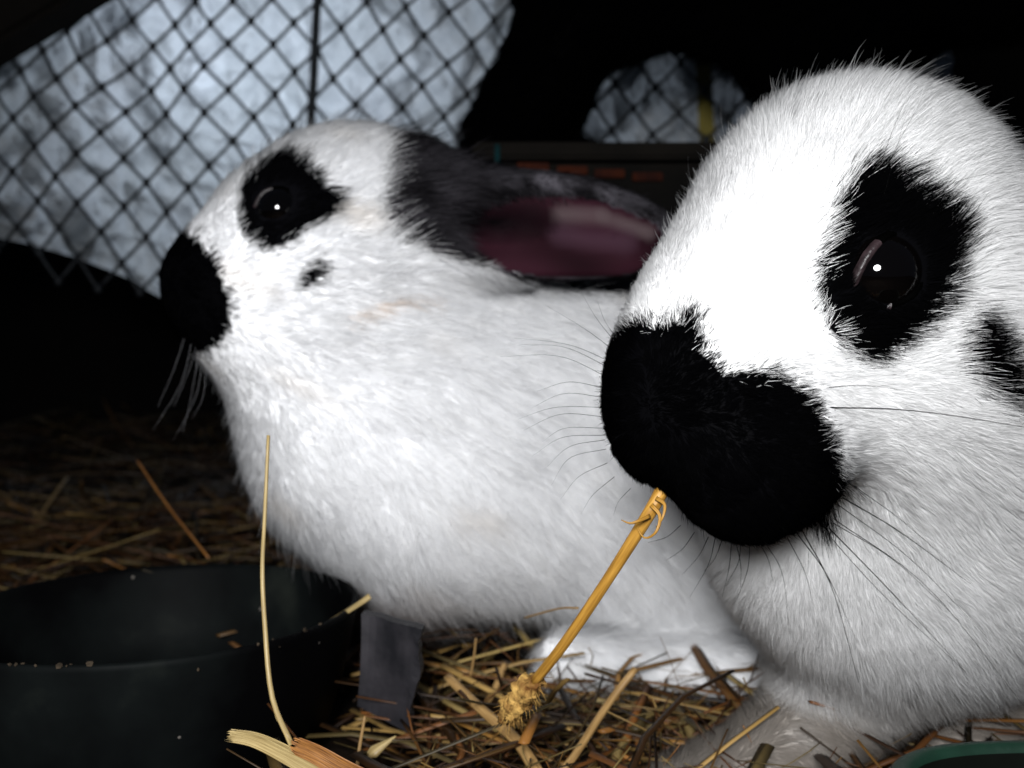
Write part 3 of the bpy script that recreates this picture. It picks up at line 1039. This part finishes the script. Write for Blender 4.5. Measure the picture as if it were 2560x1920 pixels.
bc = P(395, 1500, 0.272)
br, bz = 0.0605, P(395, 1508, 0.272)[2]
prof = [(br * 0.80, 0.0), (br * 0.84, 0.002), (br * 0.93, bz * 0.5), (br, bz - 0.002), (br * 1.002, bz - 0.0006), (br * 0.990, bz), (br * 0.972, bz - 0.0004), (br * 0.962, bz - 0.002),
        (br * 0.90, bz * 0.5), (br * 0.80, 0.006), (br * 0.3, 0.004)]
v, f = lathe(prof, bc[0], bc[1], 128, 0.0012, seed=3)
bowl = link('feed_bowl', mesh_from(v, f, 'feed_bowl'), BOWL)
tag(bowl, 'round black plastic feed bowl with a worn rim and a grey tab', 'bowl')
TAB = noise_mat('grey_tab_plastic', (0.007, 0.007, 0.009), (0.026, 0.024, 0.028), 90, 0.6, 0.5, 0.3, bdist=0.0006)
tp = []
ty = bc[1] - 0.012
ra = random.Random(2)
cols, rows = 9, 16
for i in range(cols):
    for j in range(rows):
        fu, fv = i / (cols - 1), j / (rows - 1)
        u = 903 + fu * (150 - 18 * fv) + 4 * fv - 14 * (fv ** 2)
        vv = 1533 + fu * 40 + fv * (262 - 30 * (1 - fu))
        if i == cols - 1: u += ra.uniform(-9, 7)
        if j == 0: vv += ra.uniform(-2, 2)
        y = ty - 0.004 + 0.006 * math.cos(fu * 2.4) + 0.004 * fv ** 2
        tp.append(P(u, vv, y))
tfc = [(i * rows + j, (i + 1) * rows + j, (i + 1) * rows + j + 1, i * rows + j + 1) for i in range(cols - 1) for j in range(rows - 1)]
nf = len(tp)
back = [p + np.array([0.0004, 0.0050, 0.0]) for p in tp]
tfc2 = [tuple(nf + k for k in reversed(q)) for q in tfc]
edge = [i * rows for i in range(cols)] + [(cols - 1) * rows + j for j in range(1, rows)] + [i * rows + rows - 1 for i in range(cols - 2, -1, -1)] + [j for j in range(rows - 2, 0, -1)]
tfe = [(edge[k], edge[(k + 1) % len(edge)], nf + edge[(k + 1) % len(edge)], nf + edge[k]) for k in range(len(edge))]
tag(link('tab', mesh_from(tp + back, tfc + tfc2 + tfe, 'tab', False), TAB, bowl), 'grey frayed tab at the rim')

CRUMB = noise_mat('feed_crumb', (0.012, 0.009, 0.006), (0.06, 0.045, 0.03), 300, 0.9, 0, 0.1)
rc = random.Random(12)
for k in range(26):
    a = math.radians(rc.uniform(215, 345))
    ico = bmesh.new(); bmesh.ops.create_icosphere(ico, subdivisions=1, radius=rc.choice((0.0003, 0.0004, 0.0005, 0.0009)))
    for q in ico.verts:
        q.co *= rc.uniform(0.6, 1.3)
    me = bpy.data.meshes.new('crumb'); ico.to_mesh(me); ico.free()
    rad_ = br * rc.choice((0.985, 0.99, 1.0, 0.995))
    me.transform(Matrix.Translation((bc[0] + rad_ * math.cos(a), bc[1] + rad_ * math.sin(a), bz - (0.0 if rc.random() < .75 else rc.uniform(0, .004)))))
    link('crumb', me, CRUMB, bowl)

# ------------------------------------------------------------------ green dish under the front rabbit's chest
GREEN = noise_mat('green_dish_plastic', (0.002, 0.010, 0.006), (0.005, 0.022, 0.013), 60, 0.5, 0.3, 0.3)
gz = P(2500, 1848, 0.172)[2]
gr = 0.046
prof = [(gr * 0.82, 0.0), (gr * 0.86, 0.002), (gr * 0.97, gz * 0.7), (gr, gz - 0.002), (gr * 1.002, gz - 0.0005), (gr * 0.99, gz), (gr * 0.955, gz), (gr * 0.94, gz - 0.0016), (gr * 0.88, gz * 0.5), (gr * 0.80, 0.005), (gr * 0.3, 0.004)]
gcx = P(2130, 1900, 0.165)[0] + gr * 1.02
v, f = lathe(prof, gcx, 0.172 - gr * 0.9, 128, 0.0008, square=3.6, sx=1.0, sy=0.9, seed=8)
DKIN = noise_mat('dish_inside', (0.0008, 0.001, 0.0008), (0.002, 0.003, 0.002), 60, 0.8, 0, 0.05)
gd = link('green_dish', mesh_from(v, f, 'green_dish'), [GREEN, DKIN])
gd.data.polygons.foreach_set('material_index', [1 if i >= 7 * 128 else 0 for i in range(len(f))])
tag(gd, 'dark green plastic dish below the chest of the chewing rabbit', 'dish')

# ------------------------------------------------------------------ straw
def straw_mat(name, c1, c2, scale=60.0, stretch=14.0):
    m, nt, b = mat(name)
    ga = nt.nodes.new('ShaderNodeAttribute'); ga.attribute_name = 'grain'
    nz = nt.nodes.new('ShaderNodeTexNoise'); nz.inputs['Scale'].default_value = 1.1; nz.inputs['Detail'].default_value = 6
    cr = nt.nodes.new('ShaderNodeValToRGB')
    cr.color_ramp.elements[0].position = 0.36; cr.color_ramp.elements[0].color = (*c1, 1)
    cr.color_ramp.elements[1].position = 0.64; cr.color_ramp.elements[1].color = (*c2, 1)
    bp = nt.nodes.new('ShaderNodeBump'); bp.inputs['Strength'].default_value = 0.4; bp.inputs['Distance'].default_value = 0.0004
    L(ga.outputs['Vector'], nz.inputs['Vector'])
    L(nz.outputs['Fac'], cr.inputs['Fac']); L(cr.outputs['Color'], b.inputs['Base Color'])
    L(nz.outputs['Fac'], bp.inputs['Height']); L(bp.outputs['Normal'], b.inputs['Normal'])
    b.inputs['Roughness'].default_value = 0.45; b.inputs['Specular IOR Level'].default_value = 0.35
    return m


GOLD = straw_mat('golden_straw', (0.22, 0.105, 0.014), (0.40, 0.21, 0.035))
PALE = straw_mat('pale_straw', (0.22, 0.155, 0.06), (0.38, 0.29, 0.13))
TAN = straw_mat('tan_straw', (0.17, 0.095, 0.03), (0.34, 0.21, 0.08))
BROWN = straw_mat('brown_straw', (0.10, 0.035, 0.008), (0.30, 0.13, 0.03), 90)
ROOT = noise_mat('straw_root', (0.12, 0.05, 0.010), (0.52, 0.32, 0.09), 260, 0.8, 0.9, 0.2, bdist=0.0012)

# the stalk in the mouth: stem, ragged root end, torn sheath
stalk = tube('straw_stalk', spline([P(1700, 1130, 0.194), P(1672, 1190, 0.1895), P(1625, 1280, 0.187), P(1515, 1455, 0.195), P(1410, 1610, 0.203), P(1335, 1705, 0.211)], 26),
             np.interp(np.linspace(0, 1, 26), [0, 0.3, 0.6, 1], [0.00165, 0.00155, 0.00125, 0.00125]), GOLD, sides=14)
tag(stalk, 'thick golden straw stalk hanging from the mouth of the front rabbit', 'straw')
rp = spline([P(1345, 1692, 0.2102), P(1318, 1722, 0.213), P(1288, 1762, 0.217), P(1262, 1798, 0.221)], 30)
rr = [0.0013 + 0.0016 * min(1, i / 9) + random.uniform(-.0001, .0001) - 0.0011 * max(0, (i - 22) / 7) for i in range(30)]
v, f = tube_geo(rp, rr, 20)
v = np.array(v)
v = v + np.stack([Noise(.0035, 301 + k)(v) for k in range(3)], 1) * 0.00075 + RNG.normal(0, 0.00016, v.shape)
ro = link('root_end', mesh_from(v, f, 'root_end'), ROOT, stalk)
tag(ro, 'knobbly pale root end of the stalk')
for k in range(90):
    i = random.randrange(2, 29)
    d = unit(np.array([random.uniform(-1, 1), random.uniform(-1, .3), random.uniform(-1, 0.4)]))
    p0 = rp[i] + d * rr[i] * 0.8
    p2 = p0 + d * random.uniform(.0012, .0032) + np.array([0, 0, -.001])
    tube('rootlet', spline([p0, (p0 + p2) / 2 + np.array([random.uniform(-.0004, .0004)] * 3), p2], 5), np.linspace(.00011, .00003, 5), ROOT, stalk, 4)
for pts in ([(1625, 1290, .1848), (1598, 1302, .183), (1575, 1308, .183), (1553, 1300, .184)], [(1628, 1262, .1845), (1650, 1290, .183), (1640, 1330, .182), (1612, 1345, .184), (1592, 1318, .1855)],
            [(1640, 1245, .1846), (1662, 1262, .183), (1656, 1296, .182), (1640, 1318, .1835)]):
    tube('sheath', spline([P(*p) for p in pts], 14), np.interp(np.linspace(0, 1, 14), [0, .4, 1], [.0005, .00035, .00008]), GOLD, stalk, 6, 0.25, (0, 1, 0))

# straws that stand out one by one
stand = [
    ('thin upright pale straw rising from the split straw in front of the bowl', [(671, 1088, .215), (662, 1290, .213), (656, 1420, .212), (662, 1560, .208), (680, 1740, .203), (729, 1862, .198)], [.00044, .00066], PALE, 1.0),
    ('thin pale side shoot beside the upright straw by the bowl', [(676, 1715, .2035), (690, 1790, .2015), (705, 1815, .200)], [.00030, .00016], PALE, 1.0),
    ('thin straw leaning over the bedding behind the black bowl', [(342, 1150, .40), (420, 1265, .385), (522, 1395, .36)], [.0004, .0005], BROWN, 1.0),
    ('bent straw with a pale broken tip lying over the bowl rim', [(925, 1490, .262), (900, 1508, .262), (850, 1540, .264), (800, 1570, .262)], [.0011, .0008], PALE, 0.6),
    ('long flat tan straw crossing the bedding under the root end', [(1118, 1690, .262), (1200, 1770, .250), (1290, 1850, .240), (1350, 1940, .231)], [.0014, .0019], TAN, 0.5),
    ('straight tan straw leaning towards the white hind foot', [(1588, 1672, .255), (1520, 1760, .25), (1435, 1890, .238), (1395, 1935, .235)], [.0011, .0011], TAN, 0.7),
    ('short pale straw poking up beside the grey tab', [(1262, 1660, .29), (1238, 1720, .285), (1215, 1760, .28)], [.0011, .0012], TAN, 0.6),
    ('short thin brown straw standing upright below the white hind foot', [(1592, 1755, .27), (1588, 1820, .265), (1600, 1880, .26)], [.0007, .0010], BROWN, 0.8),
    ('long pale straw lying along the bedding under the white hind foot', [(1470, 1745, .292), (1620, 1780, .285), (1780, 1830, .275)], [.0010, .0008], PALE, 0.6),
    ('hair-thin curved straw stretched from the stalk to the shadow under the belly', [(1445, 1520, .24), (1395, 1522, .25), (1310, 1545, .27)], [.0003, .0003], TAN, 1.0),
    ('thin wispy straw standing in the dark beside the grey tab', [(1190, 1595, .28), (1185, 1640, .28), (1176, 1690, .28)], [.0003, .0004], TAN, 1.0),
    ('small dry seed husk with pale bristles by the foot of the bowl', [(990, 1840, .235), (950, 1868, .234), (912, 1895, .233)], [.0004, .0022], PALE, 0.5),
    ('thin dark straw standing at the foot of the grey tab', [(912, 1790, .235), (900, 1860, .233), (893, 1915, .231)], [.0004, .0005], TAN, 1.0),
]
for lab, pts, r, m_, fl in stand:
    path = spline([P(*p) for p in pts], 22)
    rad = np.linspace(r[0], r[1], 22)
    if 'husk' in lab:
        rad = np.interp(np.linspace(0, 1, 22), [0, .35, .7, 1], [.0002, .0010, .0019, .0005])
    o = tube('straw', path, rad, m_, sides=8, flat=fl, flat_axis=(0, -0.6, 0.8))
    tag(o, lab, 'straw')

# the broad split straw at the bottom edge: a pale blade and a brown ridged one
sp_o = bpy.data.objects.new('split_straw', None)
sp_o.location = P(760, 1880, 0.195)
COL.objects.link(sp_o)
tag(sp_o, 'broad split straw, pale at its tip and orange brown behind', 'straw')


def blade(name, pts, w, m_, ridges=3):
    path = spline([P(*p) for p in pts], 14)
    t = unit(np.gradient(path, axis=0)); up = np.array([0.1, -0.55, 0.83])
    vv, ff = [], []
    nc = 4 * ridges + 1
    for i in range(14):
        s = unit(np.cross(t[i], up)); n_ = np.cross(s, t[i])
        for j in range(nc):
            q = j / (nc - 1) * 2 - 1
            ww = np.interp(i / 13, [0, 1], w)
            vv.append(path[i] + s * q * ww + n_ * (0.0009 * (1 - q * q) + 0.00022 * math.cos(j * math.pi)) + (t[i] * random.uniform(-.0012, .0012) if i in (0, 13) else 0))
    base = len(vv)
    vv += [p - np.array([0, -0.0002, 0.0005]) for p in vv]
    for i in range(13):
        for j in range(nc - 1):
            q = (i * nc + j, (i + 1) * nc + j, (i + 1) * nc + j + 1, i * nc + j + 1)
            ff.append(q); ff.append(tuple(base + k for k in reversed(q)))
    me = mesh_from(vv, ff, name)
    grain(me, [(j * 1.7, 3.0, i * 0.22) for _ in range(2) for i in range(14) for j in range(nc)])
    o = link(name, me, m_, sp_o)
    o.matrix_parent_inverse = Matrix.Translation(sp_o.location).inverted()
    return o


blade('pale_blade', [(578, 1838, .201), (640, 1850, .200), (720, 1888, .197), (830, 1950, .193)], (.0014, .0022), PALE)
blade('brown_blade', [(738, 1862, .1975), (790, 1885, .196), (860, 1925, .194), (930, 1960, .192)], (.0019, .0024), BROWN, 5)

# bedding: thousands of stems nobody could count
BED, nt, b = mat('bedding_straw')
L(attr_color(nt, 'tint'), b.inputs['Base Color'])
b.inputs['Roughness'].default_value = 0.5; b.inputs['Specular IOR Level'].default_value = 0.3
bv, bf, bt = [], [], []
rb = np.random.default_rng(17)


def add_stem(p, d, ln, r, col, curv):
    n = 5
    side = unit(np.cross(d, (0, 0, 1)) + 1e-6)
    path = np.array([p + d * ln * (t - .5) + side * curv * (t - .5) ** 2 * ln + np.array([0, 0, curv * 0.4 * ln * (0.25 - (t - .5) ** 2)]) for t in np.linspace(0, 1, n)])
    path[:, 2] = np.maximum(path[:, 2], ground_z(path[:, 0], path[:, 1]) - 0.002)
    v, f = tube_geo(path, np.linspace(r, r * 0.7, n) * (1.5 if r > 0.0006 else 1), 4, 0.3 if r > 0.0006 else 0.7)
    o_ = len(bv)
    bv.extend(v); bf.extend([tuple(o_ + k for k in q) for q in f]); bt.extend([col] * len(v))


pal = np.array([(0.26, 0.13, 0.030), (0.34, 0.21, 0.065), (0.16, 0.06, 0.014), (0.10, 0.038, 0.010), (0.24, 0.17, 0.06), (0.20, 0.085, 0.018)])


def scatter(n, xr, yr, h, lr, rr_, tilt=0.25, dim=1.0):
    for _ in range(n):
        x, y = rb.uniform(*xr), rb.uniform(*yr)
        z = float(ground_z(x, y)) + h * rb.random() ** 1.5
        if (x - bc[0]) ** 2 + (y - bc[1]) ** 2 < (br + 0.020) ** 2:
            continue
        a = rb.uniform(0, math.pi * 2)
        d = unit(np.array([math.cos(a), math.sin(a) * 0.8, rb.normal(0, tilt)]))
        add_stem(np.array([x, y, z]), d, rb.uniform(*lr), rb.uniform(*rr_), np.clip(pal[rb.integers(len(pal))] * rb.uniform(0.05, 1.0) ** 1.3 * dim * 0.8, 0, 1), rb.normal(0, 0.35))


scatter(260, (-0.06, 0.14), (0.20, 0.33), 0.015, (0.04, 0.10), (0.0006, 0.0016), 0.18, 1.7)
scatter(420, (-0.06, 0.14), (0.20, 0.33), 0.010, (0.03, 0.07), (0.0003, 0.0006), 0.3, 0.7)
scatter(260, (-0.05, 0.10), (0.21, 0.31), 0.016, (0.012, 0.04), (0.00015, 0.0003), 0.6, 1.2)
scatter(1400, (-0.34, -0.03), (0.31, 0.60), 0.020, (0.03, 0.09), (0.0004, 0.0013), 0.2, 0.55)
scatter(60, (-0.30, -0.06), (0.33, 0.48), 0.028, (0.04, 0.10), (0.0006, 0.0012), 0.25, 1.3)
scatter(900, (-0.5, 0.1), (0.55, 0.95), 0.02, (0.04, 0.10), (0.0006, 0.0015), 0.2, 0.25)
scatter(700, (0.10, 0.4), (0.12, 0.45), 0.008, (0.03, 0.06), (0.0004, 0.0010), 0.2)
scatter(500, (-0.3, 0.1), (0.10, 0.22), 0.006, (0.02, 0.06), (0.0004, 0.0010), 0.2)
me = mesh_from(bv, bf, 'straw_bedding')
ca = me.color_attributes.new('tint', 'FLOAT_COLOR', 'POINT')
cc = np.ones((len(bv), 4), np.float32); cc[:, :3] = np.array(bt)
ca.data.foreach_set('color', cc.ravel())
tag(link('straw_bedding', me, BED), 'loose golden brown straw bedding strewn over the dark floor', 'straw bedding', kind='stuff')
